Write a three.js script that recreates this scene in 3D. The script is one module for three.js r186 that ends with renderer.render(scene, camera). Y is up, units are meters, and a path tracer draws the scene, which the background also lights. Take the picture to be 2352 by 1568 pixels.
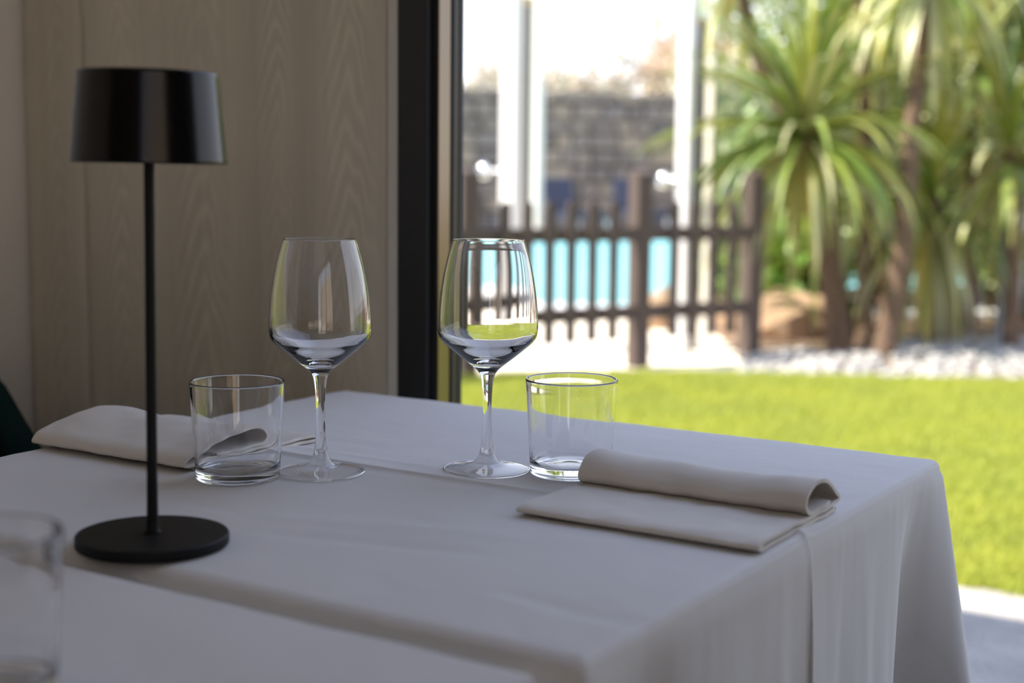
import * as THREE from 'three';
import { mergeGeometries, mergeVertices } from 'three/addons/utils/BufferGeometryUtils.js';
import { RoundedBoxGeometry } from 'three/addons/geometries/RoundedBoxGeometry.js';
import { createNoise2D, createNoise3D } from 'simplex-noise';

// ---------------------------------------------------------------- camera, sky, sun, exposure
const scene = new THREE.Scene();
const renderer = new THREE.WebGLRenderer();
renderer.toneMapping = THREE.LinearToneMapping;
renderer.toneMappingExposure = 1.0;
renderer.shadowMap.enabled = true;

const YAW = THREE.MathUtils.degToRad(32.6), EYE = 1.02;
const camera = new THREE.PerspectiveCamera(2 * Math.atan(784 / 3267) * 180 / Math.PI, 1.5, 0.05, 300);
camera.rotation.order = 'YXZ';
camera.rotation.set(THREE.MathUtils.degToRad(-6.84), YAW, THREE.MathUtils.degToRad(0.6));
camera.position.set(0, EYE, 0);
camera.focus = 1.29;
camera.userData.fStop = 3.6;
camera.updateMatrixWorld(true);

const skyH = 128, skyW = 256, skyData = new Float32Array(skyW * skyH * 4);
for (let j = 0; j < skyH; j++) {
  const e = ((j + 0.5) / skyH - 0.5) * Math.PI, s = Math.max(0, Math.sin(e)), k = Math.pow(s, 0.55);
  for (let i = 0; i < skyW; i++) {
    const o = (j * skyW + i) * 4;
    skyData[o] = 2.05 * (1 - k) + 0.76 * k; skyData[o + 1] = 2.08 * (1 - k) + 1.00 * k; skyData[o + 2] = 2.10 * (1 - k) + 1.74 * k; skyData[o + 3] = 1;
  }
}
const skyTex = new THREE.DataTexture(skyData, skyW, skyH, THREE.RGBAFormat, THREE.FloatType);
skyTex.mapping = THREE.EquirectangularReflectionMapping; skyTex.magFilter = THREE.LinearFilter; skyTex.needsUpdate = true;
scene.background = skyTex; scene.environment = skyTex;

const sun = new THREE.DirectionalLight(new THREE.Color().setRGB(1, 0.93, 0.80), 12);
sun.position.set(-0.62 * 30, 30, 0.55 * 30); sun.target.position.set(0, 0, -6);
sun.position.add(sun.target.position);
sun.name = 'sun'; sun.castShadow = true; sun.shadow.mapSize.set(4096, 4096);
Object.assign(sun.shadow.camera, { left: -30, right: 30, top: 30, bottom: -30, near: 1, far: 90 });
scene.add(sun, sun.target);

// ---------------------------------------------------------------- helpers
let seed = 12345;
const rnd = () => { seed = (seed + 0x6d2b79f5) | 0; let t = Math.imul(seed ^ (seed >>> 15), 1 | seed); t = (t + Math.imul(t ^ (t >>> 7), 61 | t)) ^ t; return ((t ^ (t >>> 14)) >>> 0) / 4294967296; };
const rr = (a, b) => a + (b - a) * rnd();
const n2 = createNoise2D(rnd), n3 = createNoise3D(rnd);
const fbm = (x, y, o = 4) => { let s = 0, a = 1, t = 0; for (let i = 0; i < o; i++) { s += a * n2(x, y); t += a; a *= 0.5; x = x * 2.03 + 7.1; y = y * 2.03 - 3.7; } return s / t; };
const smooth = (a, b, x) => { const t = Math.min(1, Math.max(0, (x - a) / (b - a))); return t * t * (3 - 2 * t); };
const rgb = (r, g, b) => new THREE.Color().setRGB(r, g, b);
const std = (color, roughness = 0.8, extra = {}) => new THREE.MeshPhysicalMaterial({ color, roughness, metalness: 0, ...extra });
const used = {};
const numbered = (n) => { const k = used[n] = (used[n] ?? -1) + 1; return k ? `${n}_${String(k).padStart(3, '0')}` : n; };
const shadows = (o) => { o.traverse((c) => { if (c.isMesh) { c.castShadow = true; c.receiveShadow = true; } }); return o; };
const part = (name, geometry, material, parent) => { const m = new THREE.Mesh(geometry, material); m.name = name; m.castShadow = m.receiveShadow = true; parent.add(m); return m; };
const struct = (name, geometry, material) => { const m = part(name, geometry, material, scene); m.userData = { kind: 'structure', label: name.replaceAll('_', ' '), category: 'structure' }; return m; };
const tag = (o, label, category, group) => { o.userData = { label, category, ...(group ? { group } : {}) }; return o; };
const thing = (name, label, category, pos = [0, 0, 0], turn = 0, group) => { const g = new THREE.Group(); g.name = numbered(name); g.position.set(...pos); g.rotation.y = turn; scene.add(g); return tag(g, label, category, group); };
const box = (x0, x1, y0, y1, z0, z1) => { const g = new THREE.BoxGeometry(x1 - x0, y1 - y0, z1 - z0); g.translate((x0 + x1) / 2, (y0 + y1) / 2, (z0 + z1) / 2); return metric(g); };
function metric(g) {   // uv in metres, from the face direction
  const p = g.attributes.position, n = g.attributes.normal, uv = new Float32Array(p.count * 2);
  for (let i = 0; i < p.count; i++) {
    const ax = Math.abs(n.getX(i)), ay = Math.abs(n.getY(i)), az = Math.abs(n.getZ(i));
    if (ay >= ax && ay >= az) { uv[2 * i] = p.getX(i); uv[2 * i + 1] = p.getZ(i); } else if (ax >= az) { uv[2 * i] = p.getZ(i); uv[2 * i + 1] = p.getY(i); } else { uv[2 * i] = p.getX(i); uv[2 * i + 1] = p.getY(i); }
  }
  g.setAttribute('uv', new THREE.BufferAttribute(uv, 2)); return g;
}
const lathe = (pts, seg = 128, sub = 0) => {
  let v = pts.map(([r, h]) => new THREE.Vector2(r, h));
  if (sub) v = new THREE.CatmullRomCurve3(v.map((q) => new THREE.Vector3(q.x, q.y, 0)), false, 'centripetal').getPoints(sub).map((q) => new THREE.Vector2(Math.max(0, q.x), q.y));
  return new THREE.LatheGeometry(v, seg);
};
function texture(w, h, f, srgb = true, repeat) {
  const d = new Uint8Array(w * h * 4);
  for (let j = 0; j < h; j++) for (let i = 0; i < w; i++) { const c = f(i / w, j / h), o = (j * w + i) * 4; for (let k = 0; k < 3; k++) d[o + k] = Math.max(0, Math.min(255, Math.round((c.length ? c[k] : c) * 255))); d[o + 3] = 255; }
  const t = new THREE.DataTexture(d, w, h); t.wrapS = t.wrapT = THREE.RepeatWrapping; t.magFilter = THREE.LinearFilter; t.minFilter = THREE.LinearMipmapLinearFilter; t.generateMipmaps = true;
  if (srgb) t.colorSpace = THREE.SRGBColorSpace;
  if (repeat) t.repeat.set(...repeat);
  t.needsUpdate = true; return t;
}
// ground frame of the garden: r metres to the right and f metres ahead of the doorway's line of sight
const V = (r, f, y = 0) => new THREE.Vector3(r * Math.cos(YAW) - f * Math.sin(YAW), y, -r * Math.sin(YAW) - f * Math.cos(YAW));
const turnV = YAW;
const pt = (px, py, depth) => new THREE.Vector3((px - 1176) / 3267 * depth, -(py - 784) / 3267 * depth, -depth).applyMatrix4(camera.matrixWorld);

// ---------------------------------------------------------------- materials
const M = {};
M.plaster = std(rgb(0.86, 0.85, 0.83), 0.9, { bumpMap: texture(256, 256, (u, v) => 0.5 + 0.25 * fbm(u * 20, v * 20) , false, [2, 2]), bumpScale: 0.0006 });
M.ceiling = std(rgb(0.75, 0.74, 0.72), 0.9);
M.darkWall = std(rgb(0.16, 0.115, 0.08), 0.9);
M.wing = std(rgb(0.46, 0.355, 0.26), 0.9);
M.pane = std(rgb(1, 1, 1), 0, { transmission: 1, thickness: 0 });
M.trimPale = std(rgb(0.62, 0.60, 0.56), 0.6);
M.black = std(rgb(0.012, 0.013, 0.014), 0.45);
M.blackDeep = std(rgb(0.006, 0.006, 0.006), 0.6);
M.bronze = std(rgb(0.20, 0.16, 0.115), 0.2, { metalness: 0.85 });
M.bronzeDark = std(rgb(0.06, 0.05, 0.035), 0.3, { metalness: 0.6 });
const woodTex = (ox, seedShift) => texture(512, 1024, (u, v) => {
  const X = u * 0.58, Y = v * 1.5, w = fbm(u * 2.2 + seedShift, v * 1.3, 3), w2 = fbm(u * 9 + seedShift, v * 5, 2);
  let arcs = 0;
  for (const [c, wd, n, ph] of ox) { const x = (X - c + 0.012 * w2) / wd, f = Y * n + 1.5 * Math.sqrt(0.05 + x * x * 4) + 0.5 * w2 + ph; arcs += Math.pow(0.5 + 0.5 * Math.sin(f * 6.2832), 2) * smooth(1.15, 0.25, Math.abs(x)) * (0.5 + 0.5 * smooth(-0.4, 0.3, n2(c * 30, v * 2.4 + ph))); }
  const str = fbm(u * 30 + seedShift, v * 1.5, 3), fine = fbm(u * 110, v * 8 + seedShift, 2), band = fbm(u * 3.5 + seedShift * 2, v * 0.3, 2);
  const k = 0.765 + 0.055 * arcs + 0.018 * str + 0.014 * fine + 0.04 * band + 0.02 * w;
  return [k * 1.03, k * 1.0, k * 0.92];
}, true);
M.veneer = [woodTex([[0.075, 0.045, 22, 0.2], [0.235, 0.06, 18, 0.7], [0.375, 0.04, 26, 0.4], [0.50, 0.05, 20, 0.1]], 3.1), woodTex([[0.07, 0.05, 20, 0.3]], 9.4)].map((t) => std(0xffffff, 0.55, { map: t }));
M.floor = std(rgb(0.22, 0.135, 0.075), 0.5);
const weave = texture(256, 256, (u, v) => 0.5 + 0.18 * Math.sin(u * 6.2832 * 64) * Math.sin(v * 6.2832 * 64) + 0.2 * fbm(u * 60, v * 60, 2), false, [14, 14]);
M.cloth = std(rgb(0.64, 0.625, 0.605), 0.92, { bumpMap: weave, bumpScale: 0.00012, sheen: 0.15, sheenColor: rgb(0.8, 0.8, 0.8), sheenRoughness: 0.6 });
M.napkin = std(rgb(0.64, 0.605, 0.55), 0.92, { bumpMap: weave, bumpScale: 0.00012 });
M.lamp = std(rgb(0.003, 0.003, 0.003), 0.2, { specularIntensity: 0.6 });
M.lampBase = std(rgb(0.005, 0.005, 0.0048), 0.5, { specularIntensity: 0.35 });
M.glass = std(rgb(1, 1, 1), 0, { transmission: 1, thickness: 0.002, ior: 1.5 });
M.glassFoot = std(rgb(1, 1, 1), 0, { transmission: 1, thickness: 0, ior: 1.5 });
M.velvet = std(rgb(0.003, 0.013, 0.011), 0.95, { specularIntensity: 0.3 });
M.wood = std(rgb(0.12, 0.075, 0.045), 0.5);
M.chrome = std(rgb(0.9, 0.9, 0.92), 0.12, { metalness: 1 });
M.white = std(rgb(0.74, 0.74, 0.74), 0.5);
M.pale = std(rgb(0.66, 0.63, 0.55), 0.7);
M.greyPost = std(rgb(0.10, 0.095, 0.09), 0.8);
M.fence = std(rgb(0.075, 0.052, 0.042), 0.7);
M.cap = std(rgb(0.30, 0.22, 0.09), 0.8);
const speck = (base, amp, s) => texture(512, 512, (u, v) => { const k = 1 + amp * fbm(u * s, v * s, 3) + 0.09 * fbm(u * 4, v * 4, 2) + amp * (n2(u * 190, v * 190) > 0.62 ? -0.6 : 0); return base.map((c) => c * k); });
M.paving = std(0xffffff, 0.85, { map: speck([0.62, 0.60, 0.57], 0.16, 60), bumpMap: texture(256, 256, (u, v) => 0.5 + 0.4 * n2(u * 70, v * 70), false), bumpScale: 0.002 });
M.deck = std(0xffffff, 0.85, { map: speck([0.90, 0.85, 0.78], 0.05, 30) });
M.soil = std(rgb(0.24, 0.16, 0.10), 0.95);
M.lawnSoil = std(0xffffff, 0.95, { map: texture(512, 512, (u, v) => { const k = 0.8 + 0.3 * fbm(u * 24, v * 24, 4); return [0.54 * k, 0.58 * k, 0.16 * k]; }) });
M.water = std(rgb(0.21, 0.47, 0.49), 0.5, { specularIntensity: 0.3, bumpMap: texture(256, 256, (u, v) => 0.5 + 0.3 * fbm(u * 8, v * 8, 3), false, [0.4, 0.4]), bumpScale: 0.02 });
M.blue = std(rgb(0.014, 0.019, 0.042), 0.8);
M.roofTile = std(rgb(0.42, 0.29, 0.22), 0.85);
M.houseWall = std(rgb(0.70, 0.62, 0.50), 0.9);
const leafMat = (c, rough = 0.42, tr = 0.35) => std(rgb(...c), rough, { transmission: 0, side: THREE.DoubleSide });
const thinLeaf = (c, tr = 0.4) => std(rgb(...c), 0.75, { transmission: tr, thickness: 0, side: THREE.DoubleSide });

// ---------------------------------------------------------------- the room
const ZF = -1.45, XL = -1.824, XR = 2.5, ZB = 4.2, HC = 2.75, XJ = -1.042, XD = 0.55;
struct('floor', box(XL - 0.2, XR + 0.2, -0.2, 0, -1.52, ZB + 0.2), M.floor).userData.label = 'dark wooden dining room floor';
struct('ceiling', box(XL - 0.2, XR + 0.2, HC, HC + 0.25, -1.506, ZB + 0.2), M.ceiling).userData.label = 'white dining room ceiling';
struct('wall_parapet', box(XL - 6, XR + 0.3, HC + 0.1, 3.15, -1.6, -1.4), M.plaster).userData.label = 'plaster parapet above the doorway';
struct('wall_left', box(XL - 0.2, XL, 0, HC, -1.505, ZB), M.plaster).userData.label = 'pale plaster side wall beside the wood panelling';
struct('wall_back', box(XL - 0.2, XR + 0.2, 0, HC, ZB, ZB + 0.2), M.darkWall).userData.label = 'dark rear wall of the dining room';
struct('wall_exterior', box(XL - 6, XL - 0.2, 0, HC + 0.1, -1.6, -1.45), M.plaster);
const wallFar = struct('wall_far', box(XL, -1.10, 0, HC, -1.506, ZF - 0.02), M.plaster);
wallFar.userData.label = 'wall clad in greyish oak veneer panels beside the doorway';
{
  const pan = (x0, x1, m) => { const g = new RoundedBoxGeometry(x1 - x0, HC, 0.018, 2, 0.0025); g.translate((x0 + x1) / 2, HC / 2, ZF - 0.009); const p = g.attributes.position, uv = new Float32Array(p.count * 2); for (let i = 0; i < p.count; i++) { uv[2 * i] = (p.getX(i) - x0) / 0.58; uv[2 * i + 1] = p.getY(i) / 1.5; } g.setAttribute('uv', new THREE.BufferAttribute(uv, 2)); part('wood_panel', g, m, wallFar); };
  pan(XL + 0.010, -1.686, M.veneer[1]); pan(-1.682, -1.1205, M.veneer[0]);
  part('pale_edge_strip', box(-1.1165, -1.0995, 0, HC, -1.50, ZF + 0.002), M.trimPale, wallFar);
}
struct('wall_above_door', box(-1.10, XR, 2.5, HC, -1.506, ZF), M.plaster).userData.label = 'plaster wall over the doorway';
struct('wall_beside_door', box(XD + 0.06, XR, 0, 2.5, -1.506, ZF), M.darkWall).userData.label = 'dark wall at the right of the doorway';
{
  const d = new THREE.Group(); d.name = 'door_1'; scene.add(d); d.userData = { kind: 'structure', label: 'black framed doorway open to the garden', category: 'structure' };
  part('door_frame', box(-1.099, -1.0535, 0, 2.5, -1.506, ZF + 0.004), M.black, d);
  part('frame_groove', box(-1.0535, XJ - 0.002, 0, 2.5, -1.506, ZF - 0.006), M.blackDeep, d);
  part('door_reveal', box(XJ - 0.002, XJ, 0, 2.5, -1.4825, ZF - 0.006), M.bronze, d);
  part('glazing_seal', box(XJ - 0.002, XJ + 0.002, 0, 2.5, -1.489, -1.4825), M.blackDeep, d);
  part('door_track', box(XJ - 0.002, XJ, 0, 2.5, -1.498, -1.489), M.bronzeDark, d);
  part('glazing_seal', box(XJ - 0.002, XJ + 0.001, 0, 2.5, -1.507, -1.498), M.blackDeep, d);
  part('door_frame', box(-1.10, XD + 0.06, 2.44, 2.5, -1.506, ZF + 0.004), M.black, d);
  part('door_frame', box(XD, XD + 0.06, 0, 2.5, -1.506, ZF + 0.004), M.black, d);
  part('threshold', box(XJ, XD, 0, 0.012, -1.506, ZF), M.black, d);
}
// glazed side of the dining room, to the right of the viewer, looking on a sunlit wing across a terrace
{
  const d = new THREE.Group(); d.name = 'window_1'; scene.add(d); d.userData = { kind: 'structure', label: 'tall glazed side of the dining room', category: 'structure' };
  for (let k = 1; k <= 4; k++) { const z = 0.30 + (k - 1) * 1.1; part('mullion', box(XR, XR + 0.06, 0, 2.6, z - 0.03, z + 0.03), M.black, d); if (k < 4) part('pane', box(XR + 0.028, XR + 0.032, 0.06, 2.54, z + 0.03, z + 1.07), M.pane, d); }
  part('window_frame', box(XR, XR + 0.06, 2.54, 2.6, 0.27, 3.63), M.black, d); part('window_frame', box(XR, XR + 0.06, 0, 0.06, 0.27, 3.63), M.black, d);
  struct('wall_right', mergeGeometries([box(XR, XR + 0.12, 0, HC, -1.506, 0.27), box(XR, XR + 0.12, 0, HC, 3.63, ZB), box(XR, XR + 0.12, 2.6, HC, 0.27, 3.63)]), M.darkWall);
  struct('side_terrace', box(XR + 0.12, 9, -0.12, -0.001, -1.52, 10), M.deck).userData.label = 'paved terrace beside the dining room';
  struct('wing_wall', box(9, 9.3, 0, 4.2, -1.4, 10), M.wing).userData.label = 'warm plaster wall of the neighbouring wing';
}

// ---------------------------------------------------------------- tables and cloths
const TOP = 0.75, TX0 = -1.113, TX1 = -0.375, TZ0 = -1.357, TZ1 = -0.657;
function makeTable(label, x0, x1, z0, z1) {
  const t = thing('dining_table', label, 'table', [(x0 + x1) / 2, 0, (z0 + z1) / 2], 0);
  const w = x1 - x0 - 0.012, d = z1 - z0 - 0.012;
  const g = new RoundedBoxGeometry(w, 0.03, d, 2, 0.004); g.translate(0, TOP - 0.0205, 0); part('tabletop', g, M.wood, t);
  for (const sx of [-1, 1]) for (const sz of [-1, 1]) { const l = new RoundedBoxGeometry(0.05, 0.715, 0.05, 2, 0.004); l.translate(sx * (w / 2 - 0.06), 0.3575, sz * (d / 2 - 0.06)); part('leg', l, M.wood, t); }
  return t;
}
function makeCloth(label, x0, x1, z0, z1, o) {
  const R = o.r, RF = o.rFront ?? R, drop = o.drop, hx = (x0 + R), hX = x1 - R, hz = z0 + R, hZ = z1 - RF;
  const nx = Math.round((hX - hx) / o.step), zs = [];
  const nz = Math.round((hZ - hz) / o.step);
  for (let j = 0; j <= nz; j++) zs.push(hz + (hZ - hz) * j / nz);
  if (o.crease !== undefined) { for (let k = -12; k <= 12; k++) zs.push(o.crease + k * 0.0011 + 0.0003); zs.sort((a, b) => a - b); }
  const xs = []; for (let i = 0; i <= nx; i++) xs.push(hx + (hX - hx) * i / nx);
  const P = [], I = [], NX = xs.length, NZ = zs.length, H = o.height;
  for (let j = 0; j < NZ; j++) for (let i = 0; i < NX; i++) P.push(xs[i], TOP + H(xs[i], zs[j]), zs[j]);
  for (let j = 0; j < NZ - 1; j++) for (let i = 0; i < NX - 1; i++) { const a = j * NX + i, b = a + 1, c = a + NX, d = c + 1; I.push(a, c, b, b, c, d); }
  // perimeter, counter-clockwise seen from above: front (z max) left to right, right side front to back, back, left
  const per = []; // [x, z, nx, nz, corner distance, along]
  const F = 14; let along = 0;
  const side = (list, n, len, flip) => { list.forEach((q, k) => { per.push([q[0], q[1], n[0], n[1], Math.min(q[2], len - q[2]), along + q[2], q[3] ?? 0]); }); along += len; };
  const fan = (x, z, a0) => { for (let k = 1; k < F; k++) { const a = a0 + (Math.PI / 2) * k / F; per.push([x, z, Math.cos(a), -Math.sin(a), 0, along + 0.03 * k / F, 0, k / F]); } along += 0.03; };
  side(xs.map((x) => [x, hZ, x - hx]), [0, 1], hX - hx); fan(hX, hZ, -Math.PI / 2);
  side([...zs].reverse().map((z) => [hX, z, hZ - z, o.crease === undefined ? 0 : Math.exp(-(((z - o.crease) / 0.004) ** 2))]), [1, 0], hZ - hz); fan(hX, hz, 0);
  side([...xs].reverse().map((x) => [x, hz, hX - x]), [0, -1], hX - hx); fan(hx, hz, Math.PI / 2);
  side(zs.map((z) => [hx, z, z - hz]), [-1, 0], hZ - hz); fan(hx, hZ, Math.PI);
  const N = per.length, arcs = 7, downs = o.downs, rings = arcs + downs, base = P.length / 3, start = [];
  for (let k = 0; k <= rings; k++) for (let s = 0; s < N; s++) {
    const [x, z, a, b, dc, al, cr] = per[s], h0 = H(x, z), q0 = Math.max(0, b), R = o.r + (RF - o.r) * q0 * q0;
    let out, down;
    if (k <= arcs) { const q = (Math.PI / 2) * k / arcs; out = R * Math.sin(q); down = R * (1 - Math.cos(q)); }
    else { const t = drop * (k - arcs) / downs; down = R + t; out = R + o.drape(dc, al, t, x, z, a, b, cr); }
    const fade = Math.max(0, 1 - down / 0.05);
    P.push(x + a * out, TOP - down + h0 * fade, z + b * out);
  }
  for (let k = 0; k < rings; k++) for (let s = 0; s < N; s++) { const s1 = (s + 1) % N, a = base + k * N + s, b = base + k * N + s1, c = a + N, d = b + N; I.push(a, c, b, b, c, d); }
  let g = new THREE.BufferGeometry(); g.setAttribute('position', new THREE.Float32BufferAttribute(P, 3)); g.setIndex(I);
  g = mergeVertices(g, 1e-6); g.computeVertexNormals(); metric(g);
  const m = part(numbered('tablecloth'), g, M.cloth, scene); return tag(m, label, 'tablecloth');
}
const CREASE = -1.004;
const dentAt = (x, z, cx, cz, ax, az, turn, h) => { const c = Math.cos(turn), s = Math.sin(turn), u = (x - cx) * c + (z - cz) * s, v = -(x - cx) * s + (z - cz) * c; return h * Math.exp(-(u * u) / (ax * ax) - (v * v) / (az * az)); };
const hFar = (x, z) => {
  const d = z - CREASE;
  let h = 0.0007 * fbm(x * 5 + 3, z * 9, 3) + 0.00025 * fbm(x * 16, z * 30 + 5, 2);
  const k = 0.75 + 0.25 * n2(x * 4, 2);
  h += k * (d < 0 ? 0.0042 * Math.exp(d / 0.022) : 0.0042 * Math.exp(-((d / 0.0045) ** 1.6)));
  h += 0.0011 * Math.exp(-(((d + 0.035 + 0.012 * (x + 0.7)) / 0.006) ** 2)) * smooth(-0.55, -0.95, x);
  h += dentAt(x, z, -0.62, -0.80, 0.09, 0.010, -0.25, -0.0014) + dentAt(x, z, -0.66, -0.84, 0.12, 0.014, -0.3, 0.0012) + dentAt(x, z, -0.45, -0.745, 0.05, 0.008, 0.1, -0.001);
  h += dentAt(x, z, -0.47, -1.16, 0.03, 0.004, 0.15, -0.0008) + dentAt(x, z, -0.80, -0.81, 0.05, 0.006, 0.2, -0.0008);
  h -= 0.0016 * Math.exp(-((z - TZ0) / 0.02)) * (0.5 + 0.5 * n2(x * 9, 1));
  h += 0.0015 * smooth(-0.66, -0.72, z) * 0;
  return h;
};
const corner = (dc, t) => t * (0.15 * Math.exp(-((dc / 0.028) ** 2)) - 0.20 * Math.exp(-(((dc - 0.07) / 0.032) ** 2)));
const drapeFar = (dc, al, t, x, z, a, b, cr) => {
  const g = Math.min(1, t / 0.25);
  return 0.002 + 0.02 * t + corner(dc, t) + g * 0.006 * fbm(al * 11, t * 1.2 + 3, 2) + 0.0016 * Math.min(1, t / 0.02) * cr + (z < CREASE && a > 0.9 ? 0.0022 * smooth(0.0, 0.10, t) * Math.exp(-(CREASE - z) / 0.025) : 0) + 0.0005 * fbm(al * 34, t * 3, 2);
};
makeTable('square wooden table under the white cloth by the doorway', TX0, TX1, TZ0, TZ1);
makeCloth('white tablecloth set with glasses and napkins by the doorway', TX0, TX1, TZ0, TZ1, { r: 0.009, rFront: 0.018, drop: 0.46, downs: 64, step: 0.005, crease: CREASE, height: hFar, drape: drapeFar });
// the nearer table, pushed up to the first
const NZ0 = -0.6375, NZ1 = 0.06;
makeTable('square wooden table under the white cloth nearest the viewer', TX0, -0.389, NZ0, NZ1);
makeCloth('white tablecloth in the foreground below the black lamp', TX0, -0.389, NZ0, NZ1, {
  r: 0.006, drop: 0.46, downs: 40, step: 0.009, height: (x, z) => 0.0012 * fbm(x * 5, z * 7 + 9, 3) - 0.001,
  drape: (dc, al, t, x, z, a, b) => (b < -0.5 ? 0.001 + 0.001 * fbm(al * 10, t * 2, 2) : 0.002 + 0.03 * t + corner(dc, t) + 0.006 * Math.min(1, t / 0.25) * fbm(al * 11 + 4, t, 2)) });

// ---------------------------------------------------------------- napkins
function napkinGeometry(variant) {
  const path = new THREE.CatmullRomCurve3((variant ? [[0.176, 0.0016], [0.13, 0.0016], [0.08, 0.0016], [0.04, 0.0016], [0.010, 0.0017], [0.0025, 0.0035], [0.010, 0.0054], [0.04, 0.0056], [0.08, 0.0056], [0.13, 0.0056], [0.170, 0.0052], [0.189, 0.0058], [0.184, 0.0120],
    [0.165, 0.0195], [0.138, 0.0265], [0.106, 0.0305], [0.083, 0.0275], [0.0735, 0.0180], [0.079, 0.0105], [0.096, 0.0092], [0.120, 0.0090], [0.150, 0.0092]]
    : [[0.160, 0.0016], [0.12, 0.0016], [0.08, 0.0016], [0.04, 0.0016], [0.010, 0.0017], [0.0025, 0.0037], [0.010, 0.0058], [0.04, 0.0060], [0.08, 0.0058], [0.12, 0.0058], [0.153, 0.0066], [0.168, 0.0092], [0.162, 0.0150],
    [0.151, 0.0230], [0.137, 0.0290], [0.119, 0.0300], [0.1045, 0.0245], [0.0975, 0.0160], [0.102, 0.0100], [0.115, 0.0088], [0.130, 0.0090], [0.146, 0.0096]]).map(([u, h]) => new THREE.Vector3(u, h, 0)), false, 'centripetal');
  const S = 150, pts = path.getPoints(S), L = 0.204, K = 40, T = 0.0030, P = [], I = [];
  const tang = pts.map((p, i) => pts[Math.min(S, i + 1)].clone().sub(pts[Math.max(0, i - 1)]).normalize());
  // closed outline: along one face, round the end, back along the other
  const outline = [];
  for (let i = 0; i <= S; i++) outline.push([i, 1, 0]);
  for (let k = 1; k < 5; k++) outline.push([S, Math.cos(Math.PI * k / 5), Math.sin(Math.PI * k / 5)]);
  for (let i = S; i >= 0; i--) outline.push([i, -1, 0]);
  for (let k = 1; k < 5; k++) outline.push([0, -Math.cos(Math.PI * k / 5), -Math.sin(Math.PI * k / 5)]);
  const N = outline.length;
  const pos = (i, f, e, w, soft) => {
    const p = pts[i], t = tang[i], u = p.x, h = p.y, l = (w - 0.5) * L;
    const loft = smooth(0.008, 0.024, h), endk = Math.abs(w - 0.5) * 2;
    let hh = (variant ? h * (1 - 0.13 * smooth(0.008, 0.02, h)) : h) * (1 - 0.10 * loft * (1 - endk) + 0.05 * loft * n2(w * 2.2 + variant, 0.3)) , uu = u + loft * (0.004 * n2(w * 2.5 + variant * 3, u * 10) - 0.006 * (w - 0.5) * (variant ? -1 : 1));
    hh += 0.0007 * n2(w * 5 + variant, u * 25) * smooth(0.003, 0.006, h);
    const q = soft * T / 2;
    return [l + 0.0015 * n2(u * 30, variant + (w > 0.5 ? 5 : 0)) * (endk > 0.9 ? 1 : 0), Math.max(0.0001, hh + (t.x * f) * q + t.y * e * q), uu + (-t.y * f) * q + t.x * e * q];
  };
  for (let k = 0; k <= K; k++) for (let s = 0; s < N; s++) { const w = k / K, soft = 1; const [i, f, e] = outline[s]; const [x, y, u] = pos(i, f, e, w, soft); P.push(x, y, -u); }
  for (let k = 0; k < K; k++) for (let s = 0; s < N; s++) { const s1 = (s + 1) % N, a = k * N + s, b = k * N + s1, c = a + N, d = b + N; I.push(a, b, c, b, d, c); }
  // end faces between the two sides of the cloth (their own vertices, for a crisp hem)
  for (const k of [0, K]) {
    const b0 = P.length / 3;
    for (let i = 0; i <= S; i++) for (const f of [1, -1]) { const [x, y, u] = pos(i, f, 0, k / K, 1); P.push(x, y, -u); }
    for (let i = 0; i < S; i++) { const a = b0 + 2 * i; if (k) I.push(a, a + 2, a + 1, a + 1, a + 2, a + 3); else I.push(a, a + 1, a + 2, a + 1, a + 3, a + 2); }
  }
  const g = new THREE.BufferGeometry(); g.setAttribute('position', new THREE.Float32BufferAttribute(P, 3)); g.setIndex(I); g.computeVertexNormals(); return metric(g);
}
{
  const a = part(numbered('napkin'), napkinGeometry(0), M.napkin, scene); a.position.set(-0.485, TOP + 0.0012, -0.925); tag(a, 'white cloth napkin with rolled fold in front of the right tumbler', 'napkin');
  const b = part(numbered('napkin'), napkinGeometry(1), M.napkin, scene); b.position.set(-1.014, TOP + 0.0012, -1.077); b.rotation.y = Math.PI; tag(b, 'white cloth napkin with rolled fold behind the left tumbler', 'napkin');
}

// ---------------------------------------------------------------- glassware
const surfaceAt = (x, z) => TOP + hFar(x, z) + 0.0004;
const wineRim = [[0.0376, 0.0012], [0.0379, 0.0005], [0.0386, 0.0002], [0.0393, 0.0005], [0.0396, 0.0012], [0.0393, 0.0019], [0.0386, 0.0022], [0.0379, 0.0019], [0.0376, 0.0012]];
const wineOuterFoot = [[0.0377, 0.0020], [0.034, 0.0029], [0.026, 0.0041], [0.018, 0.0055], [0.0128, 0.0074]];
const wineStem = [[0.0128, 0.0074], [0.0098, 0.0098], [0.0078, 0.0135], [0.0062, 0.019], [0.0050, 0.027], [0.0044, 0.036], [0.0040, 0.050], [0.0041, 0.063], [0.0046, 0.074], [0.0055, 0.082], [0.0070, 0.088]];
const wineBowl = [[0.0070, 0.088], [0.0100, 0.0920], [0.0165, 0.0974], [0.0250, 0.1040], [0.0345, 0.1118], [0.0408, 0.1176], [0.0438, 0.1222], [0.0450, 0.1280], [0.0449, 0.136], [0.0440, 0.150], [0.0421, 0.166], [0.0388, 0.184], [0.0349, 0.199], [0.0323, 0.2075], [0.0320, 0.2083], [0.0315, 0.2085], [0.0311, 0.2082], [0.0311, 0.2075],
  [0.0337, 0.199], [0.0375, 0.184], [0.0406, 0.166], [0.0423, 0.150], [0.0430, 0.136], [0.0429, 0.129], [0.0416, 0.1238], [0.0384, 0.1196], [0.0320, 0.1146], [0.0228, 0.1080], [0.0140, 0.1030], [0.0060, 0.1006], [0.00005, 0.1000]];
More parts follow.
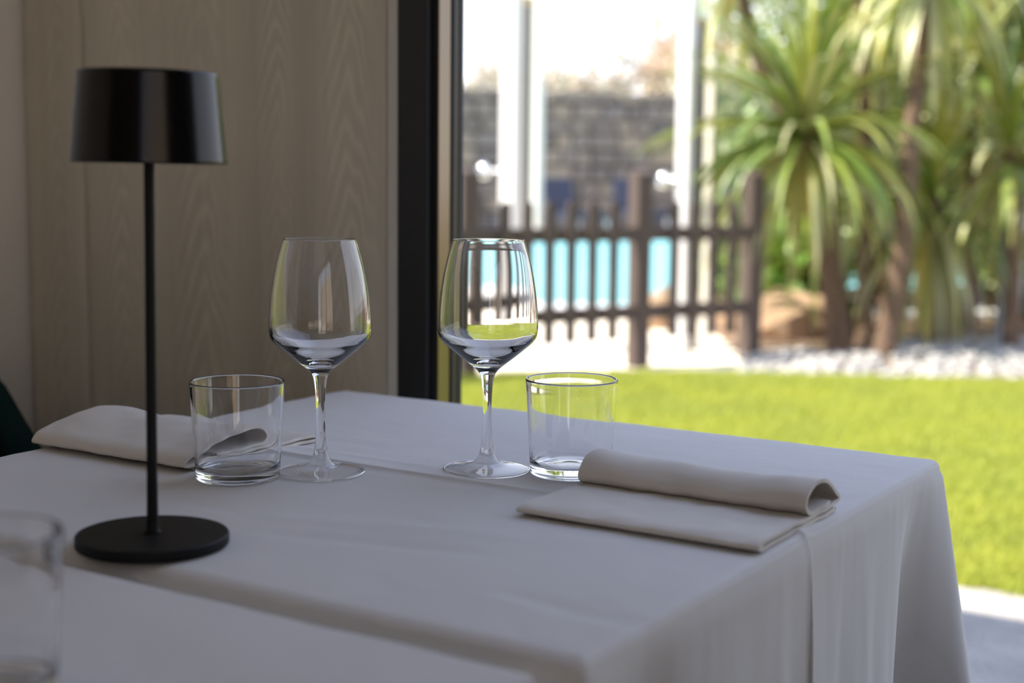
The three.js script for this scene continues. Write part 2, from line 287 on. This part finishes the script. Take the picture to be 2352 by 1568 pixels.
const wineGeo = { foot: lathe(wineOuterFoot, 160, 60), foot_rim: lathe(wineRim, 160, 40), stem: lathe(wineStem, 160, 60), bowl: lathe(wineBowl, 160, 240) };
for (const [x, z, l] of [[-0.701, -1.0559, 'empty wine glass between the two tumblers in front of the garden view'], [-0.8157, -0.9605, 'empty wine glass in front of the wood panelling']]) {
  const g = thing('wine_glass', l, 'wine glass', [x, surfaceAt(x, z), z], rr(0, 6), 'wine glasses');
  for (const k of ['foot', 'stem', 'bowl', 'foot_rim']) part(k, wineGeo[k], k === 'foot' ? M.glassFoot : M.glass, g);
}
const tumblerGeo = lathe([[0.0001, 0.0022], [0.024, 0.0020], [0.0310, 0.0012], [0.0338, 0.0002], [0.0354, 0.0007], [0.0363, 0.0024], [0.0365, 0.006], [0.0372, 0.018], [0.0383, 0.037], [0.0394, 0.056], [0.0405, 0.074], [0.0411, 0.0838], [0.0411, 0.0852], [0.0405, 0.0860], [0.0397, 0.0860], [0.0391, 0.0850], [0.0389, 0.0835],
  [0.0384, 0.074], [0.0374, 0.056], [0.0363, 0.037], [0.0352, 0.019], [0.0344, 0.013], [0.0325, 0.0100], [0.028, 0.0088], [0.020, 0.0086], [0.012, 0.0084], [0.006, 0.0085], [0.00005, 0.0085]], 160, 300);
for (const [x, z, y, l] of [[-0.6315, -1.0871, 0, 'empty clear glass tumbler behind the right napkin'], [-0.8604, -0.9021, 0, 'empty clear glass tumbler in front of the left napkin'], [-0.6022, -0.4445, TOP + 0.0006, 'blurred empty tumbler on the foreground tablecloth']]) {
  const t = part(numbered('tumbler'), tumblerGeo, M.glass, scene); t.position.set(x, y || surfaceAt(x, z), z); tag(t, l, 'tumbler', 'glass tumblers');
}

// ---------------------------------------------------------------- lamp
{
  const l = thing('table_lamp', 'slim black table lamp with tapered shade and round base', 'lamp', [-0.7531, surfaceAt(-0.7531, -0.7015) + 0.0006, -0.7015]);
  l.rotation.order = 'YXZ'; l.rotation.set(0, YAW, -0.010);
  part('base', lathe([[0.0001, 0], [0.050, 0], [0.0532, 0.0003], [0.0540, 0.0014], [0.0541, 0.0072], [0.0535, 0.0082], [0.052, 0.0086], [0.03, 0.0088], [0.0001, 0.0089]], 96), M.lampBase, l);
  part('stem', lathe([[0.0001, 0.0085], [0.0075, 0.0087], [0.0058, 0.0098], [0.0046, 0.013], [0.0041, 0.020], [0.0038, 0.05], [0.0037, 0.15], [0.0036, 0.28], [0.0001, 0.2805]], 48), M.lampBase, l);
  const sh = part('lamp_shade', lathe([[0.0512, 0.2720], [0.0528, 0.2714], [0.0536, 0.2722], [0.0533, 0.2745], [0.0481, 0.3318], [0.0476, 0.3334], [0.0466, 0.3340], [0.0300, 0.3343], [0.0001, 0.3344], [0.0001, 0.3328], [0.0300, 0.3328], [0.0462, 0.3324], [0.0517, 0.2745], [0.0512, 0.2720]], 128), M.lamp, l);
  part('light_diffuser', lathe([[0.0001, 0.281], [0.040, 0.281], [0.0405, 0.2825], [0.040, 0.284], [0.0001, 0.284]], 64), std(rgb(0.5, 0.5, 0.48), 0.6), sh);
}

// ---------------------------------------------------------------- chair at the left of the table
{
  const c = thing('tub_chair', 'dark green velvet tub chair at the left edge of the table', 'chair', [-1.47, 0, -0.945], 0, 'green tub chairs');
  // curved shell: angle 0 at the back (-x), arms towards +x
  const U = 60, W = 22, P = [], I = [], T = 0.05;
  const q = (u, w, s) => {
    const a = (u - 0.5) * 2, ang = a * Math.PI * 0.5, straight = Math.max(0, Math.abs(a) - 0.72) / 0.28, ac = Math.sign(a) * Math.min(Math.abs(a), 0.72) / 0.72 * Math.PI * 0.5;
    const rad = 0.235 - s * T; let x = -0.07 - Math.cos(ac) * (rad + 0.005), z = Math.sin(ac) * rad; x += straight * 0.24;
    const k = Math.abs(a), top = 0.80 - 0.02 * smooth(0, 0.5, k) - 0.045 * smooth(0.55, 0.8, k) - 0.28 * Math.pow(Math.max(0, straight), 1.2);
    const y0 = 0.36; return [x - (1 - w) * -0.02 * (1 - straight), y0 + (Math.max(top, 0.46) - y0) * w - (s > 0 && s < 1 ? 0 : 0.006 * w), z * (0.94 + 0.06 * w)];
  };
  const grid = (f) => { const b = P.length / 3; for (let j = 0; j <= W; j++) for (let i = 0; i <= U; i++) P.push(...f(i / U, j / W)); return b; };
  const quads = (b, flip) => { for (let j = 0; j < W; j++) for (let i = 0; i < U; i++) { const a0 = b + j * (U + 1) + i, a1 = a0 + 1, c0 = a0 + U + 1, c1 = c0 + 1; flip ? I.push(a0, c0, a1, a1, c0, c1) : I.push(a0, a1, c0, a1, c1, c0); } };
  quads(grid((u, w) => q(u, w, 0)), true); quads(grid((u, w) => q(u, w, 1)), false);
  quads(grid((u, w) => { const s = w, p = q(u, 1, s); p[1] += 0.016 * Math.sin(Math.PI * s); return p; }), true);
  for (const e of [0, 1]) quads(grid((u, w) => { const p = q(e, w, u); p[0] += 0.014 * Math.sin(Math.PI * u); return p; }), !e);
  const g = new THREE.BufferGeometry(); g.setAttribute('position', new THREE.Float32BufferAttribute(P, 3)); g.setIndex(I); g.computeVertexNormals(); part('backrest', g, M.velvet, c);
  const seat = new RoundedBoxGeometry(0.40, 0.12, 0.40, 5, 0.04); seat.translate(-0.03, 0.41, 0); part('seat', seat, M.velvet, c);
  for (const sx of [-1, 1]) for (const sz of [-1, 1]) { const lg = new THREE.CylinderGeometry(0.014, 0.010, 0.36, 16); lg.translate(-0.03 + sx * 0.15, 0.18, sz * 0.15); part('leg', lg, M.blackDeep, c); }
  // the chairs on the aisle side, pushed back: they keep the side light off the hanging cloth
  for (const [x, z, l] of [[0.17, -0.98, 'dark green velvet tub chair facing the right side of the set table'], [0.20, -0.36, 'dark green velvet tub chair facing the right side of the foreground table']]) { const k = c.clone(); k.name = numbered('tub_chair'); k.position.set(x, 0, z); k.rotation.y = Math.PI; k.userData = { label: l, category: 'chair', group: 'green tub chairs' }; scene.add(k); }
}

// ---------------------------------------------------------------- garden ground
const Vbox = (name, r0, r1, f0, f1, y0, y1, m, label, kind = 'structure') => { const g = new THREE.BoxGeometry(r1 - r0, y1 - y0, f1 - f0); metric(g); const o = part(name, g, m, scene); o.position.copy(V((r0 + r1) / 2, (f0 + f1) / 2, (y0 + y1) / 2)); o.rotation.y = turnV; o.userData = { kind, label, category: 'ground' }; return o; };
struct('terrace_paving', box(-9, 9, -0.12, -0.001, -3.55, -1.52), M.paving).userData.label = 'rough pale paving strip beside the lawn';
{
  const s = new THREE.Shape(), A = [[-12, -3.55], [9, -3.55]], B = [V(14, 7.0), V(3, 7.06), V(1.7, 7.12), V(0.6, 7.26), V(-0.3, 6.95), V(-6, 6.7)];
  s.moveTo(A[0][0], 3.55); s.lineTo(A[1][0], 3.55); for (const b of B) s.lineTo(b.x, -b.z); s.closePath();
  const g = new THREE.ExtrudeGeometry(s, { depth: 0.1, bevelEnabled: false }); g.rotateX(-Math.PI / 2); g.translate(0, -0.105, 0); metric(g);
  struct('lawn_ground', g, M.lawnSoil).userData.label = 'sunlit ground of the lawn';
}
Vbox('garden_earth', -40, 40, 2, 90, -0.5, -0.16, M.soil, 'earth of the garden beyond');
Vbox('pool_deck', -14, 1.32, 6.4, 10.45, -0.15, -0.02, M.deck, 'bright paved pool deck behind the lawn');
Vbox('pool_terrace', -16, 14, 22.3, 26, -0.15, -0.01, M.deck, 'paved strip between pool and stone wall');
Vbox('planting_bed', 1.32, 14, 6.4, 13, -0.15, -0.015, M.soil, 'brown soil of the planting bed');
{
  const p = thing('swimming_pool', 'turquoise swimming pool behind the brown picket fence', 'pool', V(-1.5, 16.4).toArray(), turnV);
  const wg = new THREE.BoxGeometry(19, 0.1, 11.8); metric(wg); wg.translate(0, -0.09, 0); part('water', wg, M.water, p);
  for (const [n, w, d, x, z] of [['coping', 19.6, 0.35, 0, 5.85], ['coping', 19.6, 0.35, 0, -5.85], ['coping', 0.3, 11.4, -9.65, 0], ['coping', 0.3, 11.4, 9.65, 0]]) { const g = new RoundedBoxGeometry(w, 0.08, d, 2, 0.02); g.translate(x, -0.005, z); part(n, g, M.white, p); }
}
// grass blades
{
  const blades = [];
  for (let k = 0; k < 7; k++) {
    const h = rr(0.020, 0.042), w = rr(0.0018, 0.003), a = rr(0, 6.28), lean = rr(0.1, 0.9), ox = rr(-0.016, 0.016), oz = rr(-0.016, 0.016), c = Math.cos(a), s = Math.sin(a), P = [], I = [];
    for (let i = 0; i <= 3; i++) { const t = i / 3, y = h * t * (1 - 0.25 * lean * t), f = h * lean * t * t, ww = w * (1 - t * 0.95); P.push(ox + c * f - s * ww, y, oz + s * f + c * ww, ox + c * f + s * ww, y, oz + s * f - c * ww); }
    for (let i = 0; i < 3; i++) I.push(2 * i, 2 * i + 1, 2 * i + 2, 2 * i + 1, 2 * i + 3, 2 * i + 2);
    const g = new THREE.BufferGeometry(); g.setAttribute('position', new THREE.Float32BufferAttribute(P, 3)); g.setIndex(I); g.computeVertexNormals(); blades.push(g);
  }
  const N = 90000, m = new THREE.InstancedMesh(mergeGeometries(blades), thinLeaf([0.41, 0.46, 0.042], 0.4), N), mat = new THREE.Matrix4(), qt = new THREE.Quaternion(), up = new THREE.Vector3(0, 1, 0); let n = 0;
  while (n < N) {
    const r = rr(-1.2, 3.6), f = rr(3.1, 7.25), v = V(r, f); if (v.z > -3.53 || f > 7.02 + 0.2 * Math.exp(-(((r - 0.9) / 0.9) ** 2)) - 0.1 * (r < -0.1 ? 1 : 0)) continue;
    const sc = rr(0.7, 1.25), k = 0.5 + 0.5 * fbm(v.x * 1.7, v.z * 1.7, 3), y = rr(0, 1); qt.setFromAxisAngle(up, rr(0, 6.28));
    mat.compose(new THREE.Vector3(v.x, -0.006, v.z), qt, new THREE.Vector3(sc, sc * rr(0.8, 1.3), sc)); m.setMatrixAt(n, mat);
    m.setColorAt(n, rgb(0.75 + 0.35 * k + 0.15 * y, 0.85 + 0.25 * k, 0.7 + 0.4 * y)); n++;
  }
  m.name = 'lawn_grass'; m.castShadow = m.receiveShadow = true; scene.add(m); m.userData = { kind: 'stuff', label: 'bright green mown lawn beyond the table', category: 'grass' };
}

// ---------------------------------------------------------------- picket fence
{
  const o = V(-0.2455, 7.05), e = V(0.682, 7.58), d = e.clone().sub(o).normalize(), f = thing('picket_fence', 'dark brown wooden picket fence in front of the pool', 'fence', [o.x, -0.02, o.z], Math.atan2(-d.z, d.x));
  const L0 = -2.2, L1 = 1.87, posts = [-2.1, -1.04, 0.02, 1.06, 1.82];
  for (const y of [0.30, 0.715]) { const g = new RoundedBoxGeometry(L1 - L0, 0.075, 0.028, 1, 0.004); g.translate((L0 + L1) / 2, y, 0.025); part('rail', g, M.fence, f); }
  const postGeo = mergeGeometries([new RoundedBoxGeometry(0.095, 1.03, 0.095, 2, 0.006).translate(0, 0.515, 0)]), capGeo = new THREE.ConeGeometry(0.072, 0.03, 4); capGeo.rotateY(Math.PI / 4); capGeo.translate(0, 1.045, 0);
  for (const x of posts) { const p = part('post', postGeo, M.fence, f); p.position.x = x; part('post_cap', capGeo, M.fence, p); }
  const s = new THREE.Shape(); s.moveTo(-0.029, 0.16); s.lineTo(0.029, 0.16); s.lineTo(0.029, 0.86); s.absarc(0, 0.86, 0.029, 0, Math.PI); s.closePath();
  const pg = new THREE.ExtrudeGeometry(s, { depth: 0.018, bevelEnabled: false, curveSegments: 6 });
  for (let x = 0.86 - 23 * 0.13; x < L1; x += 0.13) { if (posts.some((p) => Math.abs(p - x) < 0.075)) continue; part('picket', pg, M.fence, f).position.set(x, 0, 0.042); }
}
// ---------------------------------------------------------------- poles by the pool
function pole(name, label, r, f, w, h, m, round, cap) {
  const t = thing(name, label, 'post', V(r, f, -0.02).toArray(), 0);
  const g = round ? new THREE.CylinderGeometry(w / 2, w / 2, h, 24) : new RoundedBoxGeometry(w, h, w, 2, 0.006); g.translate(0, h / 2, 0); part('shaft', g, m, t);
  if (cap) { const c = new THREE.CylinderGeometry(w * 0.5, w * 0.56, 0.05, 20); c.translate(0, h + 0.025, 0); part('cap', c, cap, t); }
  return t;
}
const px = (x, d) => (x - 1176) / 3267 * d;
const sh1 = pole('shower_pole', 'white square shower pole nearest the black door frame', px(1170, 8.2), 8.2, 0.095, 3.2, M.white);
pole('timber_post', 'grey timber post with brown cap beside the nearer white pole', px(1204, 8.5), 8.5, 0.06, 2.0, M.greyPost, true, M.cap);
pole('pale_pillar', 'slim pale pillar across the pool', px(1226, 22.6), 22.6, 0.17, 5.5, M.pale);
const sh2 = pole('shower_pole', 'white square shower pole beside the palm leaves', px(1565, 8.1), 8.1, 0.075, 3.2, M.white);
pole('timber_post', 'dark timber post with ochre cap left of the palm leaves', px(1596, 8.35), 8.35, 0.05, 1.88, M.greyPost, true, M.cap);
pole('pale_post', 'thin pale post behind the left palm leaves', px(1622, 8.6), 8.6, 0.05, 1.75, M.pale);
for (const [t, dx, y] of [[sh1, -0.15, 1.04], [sh2, -0.10, 1.0]]) {
  const head = part('shower_head', lathe([[0.0001, -0.045], [0.03, -0.04], [0.036, -0.02], [0.034, 0.01], [0.02, 0.035], [0.0001, 0.045]], 32, 40), M.chrome, t); head.position.set(dx, y, 0.06);
  const arm = new THREE.CylinderGeometry(0.008, 0.008, Math.abs(dx), 12); arm.rotateZ(Math.PI / 2); arm.translate(dx / 2, y, 0.05); part('shower_arm', arm, M.chrome, t);
}
pole('white_flagpole', 'thin white pole at the top right among the leaves', px(2335, 10), 10, 0.07, 4, M.white, true).rotation.z = -0.06;
pole('grey_pipe', 'grey upright pipe in front of the right hand foliage', px(2303, 8.8), 8.8, 0.06, 1.15, std(rgb(0.35, 0.38, 0.42), 0.5), true);

// ---------------------------------------------------------------- stone wall across the pool
{
  const a = V(-5, 23.2), b = V(8, 29.5), d = b.clone().sub(a), len = d.length(), w = thing('stone_wall', 'long grey rubble stone wall behind the pool', 'wall', [a.x, -0.05, a.z], Math.atan2(-d.z, d.x));
  const core = new THREE.BoxGeometry(len, 2.5, 0.4); core.translate(len / 2, 1.25, -0.22); metric(core); part('mortar', core, std(rgb(0.13, 0.12, 0.105), 0.95), w);
  const geos = [], mats = [[0.17, 0.155, 0.14], [0.13, 0.12, 0.11], [0.22, 0.195, 0.155], [0.15, 0.135, 0.12], [0.19, 0.17, 0.145]].map((c) => std(rgb(...c), 0.95));
  for (let k = 0; k < 6; k++) { const g = new RoundedBoxGeometry(1, 1, 0.3, 1, 0.1), p = g.attributes.position; for (let i = 0; i < p.count; i++) { const x = p.getX(i), y = p.getY(i), z = p.getZ(i); p.setXYZ(i, x + 0.08 * n3(x * 2, y * 2 + k, z), y + 0.08 * n3(x * 2 + 5, y * 2, z + k), z + 0.08 * n3(x * 3, y * 3, k)); } g.computeVertexNormals(); geos.push(g); }
  let n = 0;
  for (let y = 0.02; y < 2.4;) { const h = rr(0.22, 0.34), hh = Math.min(h, 2.52 - y); for (let x = 2.6 + rr(0, 0.2); x < 11.5;) { const ww = rr(0.28, 0.65); if (n < 298) { const s = part('stone', geos[Math.floor(rr(0, 6))], mats[Math.floor(rr(0, 5))], w); s.position.set(x + ww / 2, y + hh / 2, 0.02); s.scale.set(ww - 0.03, hh - 0.03, 0.6); n++; } x += ww; } y += h; }
}
// sun loungers on the far deck
function lounger(r, f, turn, label) {
  const t = thing('sun_lounger', label, 'sun lounger', V(r, f, -0.01).toArray(), turn, 'blue sun loungers across the pool');
  const bar = (x0, x1, y0, y1, z0, z1) => new RoundedBoxGeometry(x1 - x0, y1 - y0, z1 - z0, 2, 0.01).translate((x0 + x1) / 2, (y0 + y1) / 2, (z0 + z1) / 2);
  part('seat', bar(-0.32, 0.32, 0.30, 0.38, -0.1, 1.2), M.blue, t);
  const b = bar(-0.26, 0.26, -0.04, 0.04, -0.62, 0); b.rotateX(1.1); b.translate(0, 0.36, -0.06); part('backrest', b, M.blue, t);
  for (const sx of [-0.28, 0.28]) for (const z of [0.0, 1.1]) part('leg', bar(sx - 0.02, sx + 0.02, 0, 0.31, z - 0.02, z + 0.02), M.white, t);
}
lounger(px(1290, 22.9), 22.9, turnV + 0.35, 'blue sun lounger across the pool between white pole and fence post');
lounger(px(1446, 24.2), 24.2, turnV + 0.2, 'smaller looking blue sun lounger behind the fence post');

// ---------------------------------------------------------------- plants
const leafPalette = [[0.17, 0.26, 0.045], [0.28, 0.37, 0.055], [0.44, 0.46, 0.10], [0.56, 0.55, 0.27], [0.52, 0.40, 0.07]].map((c) => { const m = thinLeaf(c, 0.42); m.roughness = 0.4; return m; });
const swordGeo = [12, 32, 52, 74, 98, 122, 148].map((deg, k) => {
  const P = [], I = [], S = 9, L = 1; let x = 0, y = 0, th = deg * Math.PI / 180;
  for (let i = 0; i <= S; i++) {
    const t = i / S, w = 0.034 * Math.sin(Math.PI * Math.min(1, 0.16 + 0.84 * t)) * (t < 0.98 ? 1 : 0.05) + 0.004, c = Math.cos(th), s = Math.sin(th);
    P.push(x - c * w * 0.35, y + s * w * 0.35, -w, x, y, 0, x - c * w * 0.35, y + s * w * 0.35, w);
    x += Math.sin(th) * L / S; y += Math.cos(th) * L / S; th += (0.06 + 0.03 * k * (k < 5 ? 1 : 0.4)) * (0.4 + 1.2 * t) * (th < 2.9 ? 1 : 0);
  }
  for (let i = 0; i < S; i++) for (let j = 0; j < 2; j++) { const a = i * 3 + j; I.push(a, a + 1, a + 3, a + 1, a + 4, a + 3); }
  const g = new THREE.BufferGeometry(); g.setAttribute('position', new THREE.Float32BufferAttribute(P, 3)); g.setIndex(I); g.computeVertexNormals(); return g;
});
M.bark = std(0xffffff, 0.9, { map: texture(128, 256, (u, v) => { const k = 0.8 + 0.3 * fbm(u * 8, v * 30, 3); return [0.52 * k, 0.42 * k, 0.34 * k]; }), bumpMap: texture(128, 256, (u, v) => 0.5 + 0.5 * fbm(u * 6, v * 40, 2), false), bumpScale: 0.01 });
function palm(label, pts, r0, r1, n, size, old = 0.3, pale = 0.25, slim = 0.8) {
  const base = pts[0], t = thing('cordyline_palm', label, 'palm', base.toArray());
  const rel = pts.map((p) => p.clone().sub(base)), curve = new THREE.CatmullRomCurve3(rel), S = 26, K = 12, P = [], I = [], UVs = [];
  for (let i = 0; i <= S; i++) { const c = curve.getPoint(i / S), r = (r0 + (r1 - r0) * Math.pow(i / S, 0.6)) * (1 + 0.05 * Math.sin(i * 2.3)); for (let k = 0; k <= K; k++) { const a = k / K * 6.2832; P.push(c.x + Math.cos(a) * r, c.y, c.z + Math.sin(a) * r); UVs.push(k / K, i / S * 3); } }
  for (let i = 0; i < S; i++) for (let k = 0; k < K; k++) { const a = i * (K + 1) + k, b = a + K + 1; I.push(a, b, a + 1, a + 1, b, b + 1); }
  const g = new THREE.BufferGeometry(); g.setAttribute('position', new THREE.Float32BufferAttribute(P, 3)); g.setAttribute('uv', new THREE.Float32BufferAttribute(UVs, 2)); g.setIndex(I); g.computeVertexNormals(); part('trunk', g, M.bark, t);
  const head = rel[rel.length - 1];
  for (let k = 0; k < n; k++) {
    const q = rnd(), v = q < old ? 5 + Math.floor(rr(0, 2)) : Math.floor(Math.pow(rnd(), 0.75) * 5), mi = v >= 5 ? (rnd() < 0.08 ? 4 : rnd() < 0.6 ? 3 : 2) : rnd() < pale ? 3 : Math.floor(rr(0, 3));
    const l = part('leaf', swordGeo[v], leafPalette[mi], t); const s = size * rr(0.75, 1.1); l.position.set(head.x + rr(-0.02, 0.02), head.y - (v / 6) * 0.16 * size / 0.8 + rr(-0.03, 0.03), head.z + rr(-0.02, 0.02)); l.rotation.y = rr(0, 6.2832); l.scale.set(s, s, s * rr(0.8, 1.2) * slim / size);
  }
  return t;
}
const gp = (x, y, d) => { const p = pt(x, y, d); return p; };
const foot = (x, d) => { const p = V(px(x, d), d, -0.03); return p; };
palm('leaning cordyline palm with the lowest wide leaf crown near the pole', [foot(1938, 8.3), gp(1905, 600, 8.3), gp(1878, 430, 8.25), gp(1850, 265, 8.2)], 0.085, 0.04, 210, 1.0, 0.2, 0.2, 0.62);
palm('tall cordyline palm whose trunk crosses the top edge of the picture', [foot(2035, 8.0), gp(2068, 600, 8.0), gp(2088, 350, 8.05), gp(2112, 130, 8.1), gp(2140, -130, 8.1)], 0.07, 0.045, 70, 0.85, 0.4, 0.3);
palm('thin dark stemmed cordyline palm behind the leaning one', [foot(1990, 8.7), gp(1990, 500, 8.7), gp(1988, 300, 8.7), gp(1976, 60, 8.7), gp(1970, -40, 8.7)], 0.06, 0.03, 70, 0.85, 0.35, 0.3);
palm('cordyline palm with bare stem curving up to the sky gap', [foot(1955, 8.9), gp(1890, 480, 8.9), gp(1795, 260, 8.9), gp(1730, 100, 8.9), gp(1690, -120, 8.9)], 0.055, 0.04, 60, 0.8, 0.3, 0.2);
palm('short cordyline palm with drooping pale leaves right of the tall trunk', [foot(2172, 8.7), gp(2160, 650, 8.7), gp(2140, 440, 8.7)], 0.06, 0.035, 90, 0.85, 0.4, 0.45);
palm('cordyline palm with bright crown at the right edge', [foot(2330, 8.4), gp(2325, 550, 8.4), gp(2320, 330, 8.4)], 0.06, 0.035, 80, 0.8, 0.3, 0.35);
palm('cordyline palm with pale crown high behind the trunks', [foot(2040, 9.4), gp(2030, 500, 9.4), gp(2010, 190, 9.4)], 0.06, 0.035, 100, 0.95, 0.4, 0.45);
palm('cordyline palm with pale crown high at the right', [foot(2230, 9.6), gp(2235, 400, 9.6), gp(2240, 120, 9.6)], 0.06, 0.035, 100, 0.95, 0.4, 0.4);

const shrubLeaf = (() => { const P = [0, 0, 0, 0.35, 0.1, 0.28, 1, 0, 0, 0.35, 0.1, -0.28, 0.4, -0.02, 0], I = [0, 1, 4, 1, 2, 4, 2, 3, 4, 3, 0, 4]; const g = new THREE.BufferGeometry(); g.setAttribute('position', new THREE.Float32BufferAttribute(P, 3)); g.setIndex(I); g.computeVertexNormals(); return g; })();
function shrub(name, label, r, f, rad, h, count, leaf, color, var_, y0 = 0.1) {
  const t = thing(name, label, name === 'tree' ? 'tree' : 'shrub', V(r, f, -0.05).toArray());
  const st = []; for (let k = 0; k < 4; k++) { const a = rr(0, 6.28), g = new THREE.CylinderGeometry(0.02, 0.04, h * 0.7, 8); g.translate(0, h * 0.35, 0); g.rotateX(rr(-0.15, 0.15)); g.rotateZ(rr(-0.2, 0.2)); g.translate(Math.cos(a) * 0.1, 0, Math.sin(a) * 0.1); st.push(g); }
  part('stem', mergeGeometries(st), M.bark, t);
  const m = new THREE.InstancedMesh(shrubLeaf, (() => { const q = thinLeaf(color, 0.35); q.roughness = 0.4; return q; })(), count), mat = new THREE.Matrix4(), e = new THREE.Euler(), qt = new THREE.Quaternion(), lobes = [];
  for (let k = 0; k < 9; k++) lobes.push([rr(-0.6, 0.6) * rad, y0 + rr(0.15, 0.85) * h, rr(-0.6, 0.6) * rad, rr(0.35, 0.6)]);
  for (let k = 0; k < count; k++) {
    const L = lobes[k % 9], a = rr(0, 6.28), c = rr(-1, 1), q = Math.pow(rnd(), 0.3), s = Math.sqrt(1 - c * c), R = L[3];
    const p = new THREE.Vector3(L[0] + Math.cos(a) * s * q * R * rad, Math.max(0.05, L[1] + c * q * R * h * 0.5), L[2] + Math.sin(a) * s * q * R * rad), sc = leaf * rr(0.6, 1.3);
    qt.setFromEuler(e.set(rr(-1, 1), rr(0, 6.28), rr(-1.2, 0.5))); m.setMatrixAt(k, mat.compose(p, qt, new THREE.Vector3(sc, sc, sc))); const b = rr(1 - var_, 1 + var_); m.setColorAt(k, rgb(b * rr(0.85, 1.2), b, b * rr(0.8, 1.2)));
  }
  m.name = 'foliage'; m.castShadow = m.receiveShadow = true; m.userData = { kind: 'stuff' }; t.add(m); return t;
}
const hedge = [['dark green shrub filling the gap behind the leaning palm', 1860, 10.8, 1.0, 1.6, [0.17, 0.25, 0.05]], ['tall dense green shrub behind the thin dark palm stem', 2000, 11.4, 1.1, 3.2, [0.22, 0.30, 0.07]], ['tall leafy shrub behind the tall palm trunk', 2130, 11.0, 1.0, 3.3, [0.26, 0.34, 0.08]], ['broad shrub behind the drooping pale palm', 2250, 10.6, 1.0, 3.0, [0.22, 0.31, 0.07]], ['shrub at the right edge behind the bright crown', 2380, 10.4, 1.0, 3.1, [0.25, 0.33, 0.08]], ['tall bush seen through the upper palm leaves', 1930, 12.5, 1.1, 3.6, [0.27, 0.34, 0.09]], ['shrub beyond the right edge of the picture', 2560, 10.2, 1.1, 3.2, [0.24, 0.32, 0.07]]];
for (const [l, x, d, rad, h, c] of hedge) shrub('garden_shrub', l, px(x, d), d, rad, h, 5200, 0.10, c, 0.45);
shrub('garden_shrub', 'low bright broad leaved shrub at the foot of the palms', px(1805, 9.6), 9.6, 0.32, 0.62, 260, 0.26, [0.14, 0.26, 0.03], 0.3, 0.05);
// dry scrub and trees above the stone wall
const scrub = [['pale dry bush above the wall left of the first pole', 1095, 33, 2.0, 3.6], ['pale olive tree above the wall right of the first pole', 1290, 35, 2.2, 3.7], ['beige dry bush above the wall in the middle', 1400, 34, 2.0, 3.5], ['brownish tree above the wall near the second pole', 1500, 36, 2.2, 4.3], ['pale bush above the wall behind the palm leaves', 1640, 34, 2.4, 3.6], ['pale bush hidden behind the first white pole', 1190, 36, 2.0, 3.6]];
for (const [l, x, d, rad, h] of scrub) shrub('tree', l, px(x, d), d, rad, h, 3600, 0.22, [0.50, 0.46, 0.34], 0.2, 0.3);
{
  const h = thing('house', 'far house with terracotta roof behind the second pole', 'house', V(px(1690, 44), 44, 0).toArray(), turnV + 0.3);
  const wg = new THREE.BoxGeometry(5, 4, 4); wg.translate(0, 2, 0); part('wall', wg, M.houseWall, h);
  const s = new THREE.Shape(); s.moveTo(-2.4, 0); s.lineTo(2.4, 0); s.lineTo(0, 1.0); s.closePath(); const rg = new THREE.ExtrudeGeometry(s, { depth: 5.4, bevelEnabled: false }); rg.rotateY(Math.PI / 2); rg.translate(-2.7, 4, 0); part('roof', rg, M.roofTile, h);
}
// rocks and white cobbles
const stoneGeo = []; for (let k = 0; k < 5; k++) { const g = new THREE.IcosahedronGeometry(1, 1), p = g.attributes.position; for (let i = 0; i < p.count; i++) { const x = p.getX(i), y = p.getY(i), z = p.getZ(i), s = 1 + 0.22 * n3(x * 1.2 + k * 7, y * 1.2, z * 1.2); p.setXYZ(i, x * s, y * s * 0.68, z * s); } g.computeVertexNormals(); stoneGeo.push(mergeVertices(g)); }
const rockMat = std(rgb(0.36, 0.24, 0.15), 0.95);
[['broad brown rock behind the pebbles, nearest the fence', 1790, 9.0, 0.17, 0.24], ['low brown rock in the shade left of the palm trunks', 1870, 9.2, 0.22, 0.26], ['brown rock at the foot of the low bright shrub', 1735, 9.3, 0.16, 0.2], ['tan rock beside the fence post under the palm leaves', 1515, 9.6, 0.17, 0.16]].forEach(([l, x, d, s, h], k) => { const o = part(numbered('garden_rock'), stoneGeo[k], rockMat, scene); o.scale.set(s * 1.4, h * 1.3, s); o.position.copy(V(px(x, d), d, 0.06)); o.rotation.y = k * 1.7; tag(o, l, 'rock', 'brown rocks'); });
const cobMats = [[0.36, 0.345, 0.325], [0.27, 0.262, 0.25], [0.42, 0.40, 0.37]].map((c) => std(rgb(...c), 0.75));
{
  const spots = []; let guard = 0;
  while (spots.length < 620 && guard++ < 60000) { const f = 7.16 + Math.pow(rnd(), 1.15) * 1.75, r = rr(1.25, 3.35) * f / 7.6; if (f < 7.3 && rnd() < 0.6) continue; if (f > 8.1 && r < px(2060, f)) continue; if (spots.some((q) => (q[0] - r) ** 2 + (q[1] - f) ** 2 < 0.0048)) continue; spots.push([r, f]); }
  spots.sort((a, b) => a[1] - b[1]);
  const all = [];
  spots.forEach(([r, f], k) => {
    const s = rr(0.022, 0.036), p = V(r, f, -0.008 + s * 0.5), ry = rr(0, 6.28), sx = s * rr(0.9, 1.4);
    if (k < 300) { const o = part(numbered('white_cobble'), stoneGeo[k % 5], cobMats[k % 3], scene); o.position.copy(p); o.rotation.y = ry; o.scale.set(sx, s, s); tag(o, 'white cobble in the pebble bed under the palms', 'cobble', 'white cobbles under the palms'); }
    else { const g = stoneGeo[k % 5].clone(); g.scale(sx, s, s); g.rotateY(ry); g.translate(p.x, p.y, p.z); all.push(g); }
  });
  const o = part('white_cobble_scatter', mergeGeometries(all), cobMats[0], scene); o.userData = { kind: 'stuff', label: 'white cobbles farther back under the palms', category: 'cobbles' };
}
renderer.render(scene, camera);
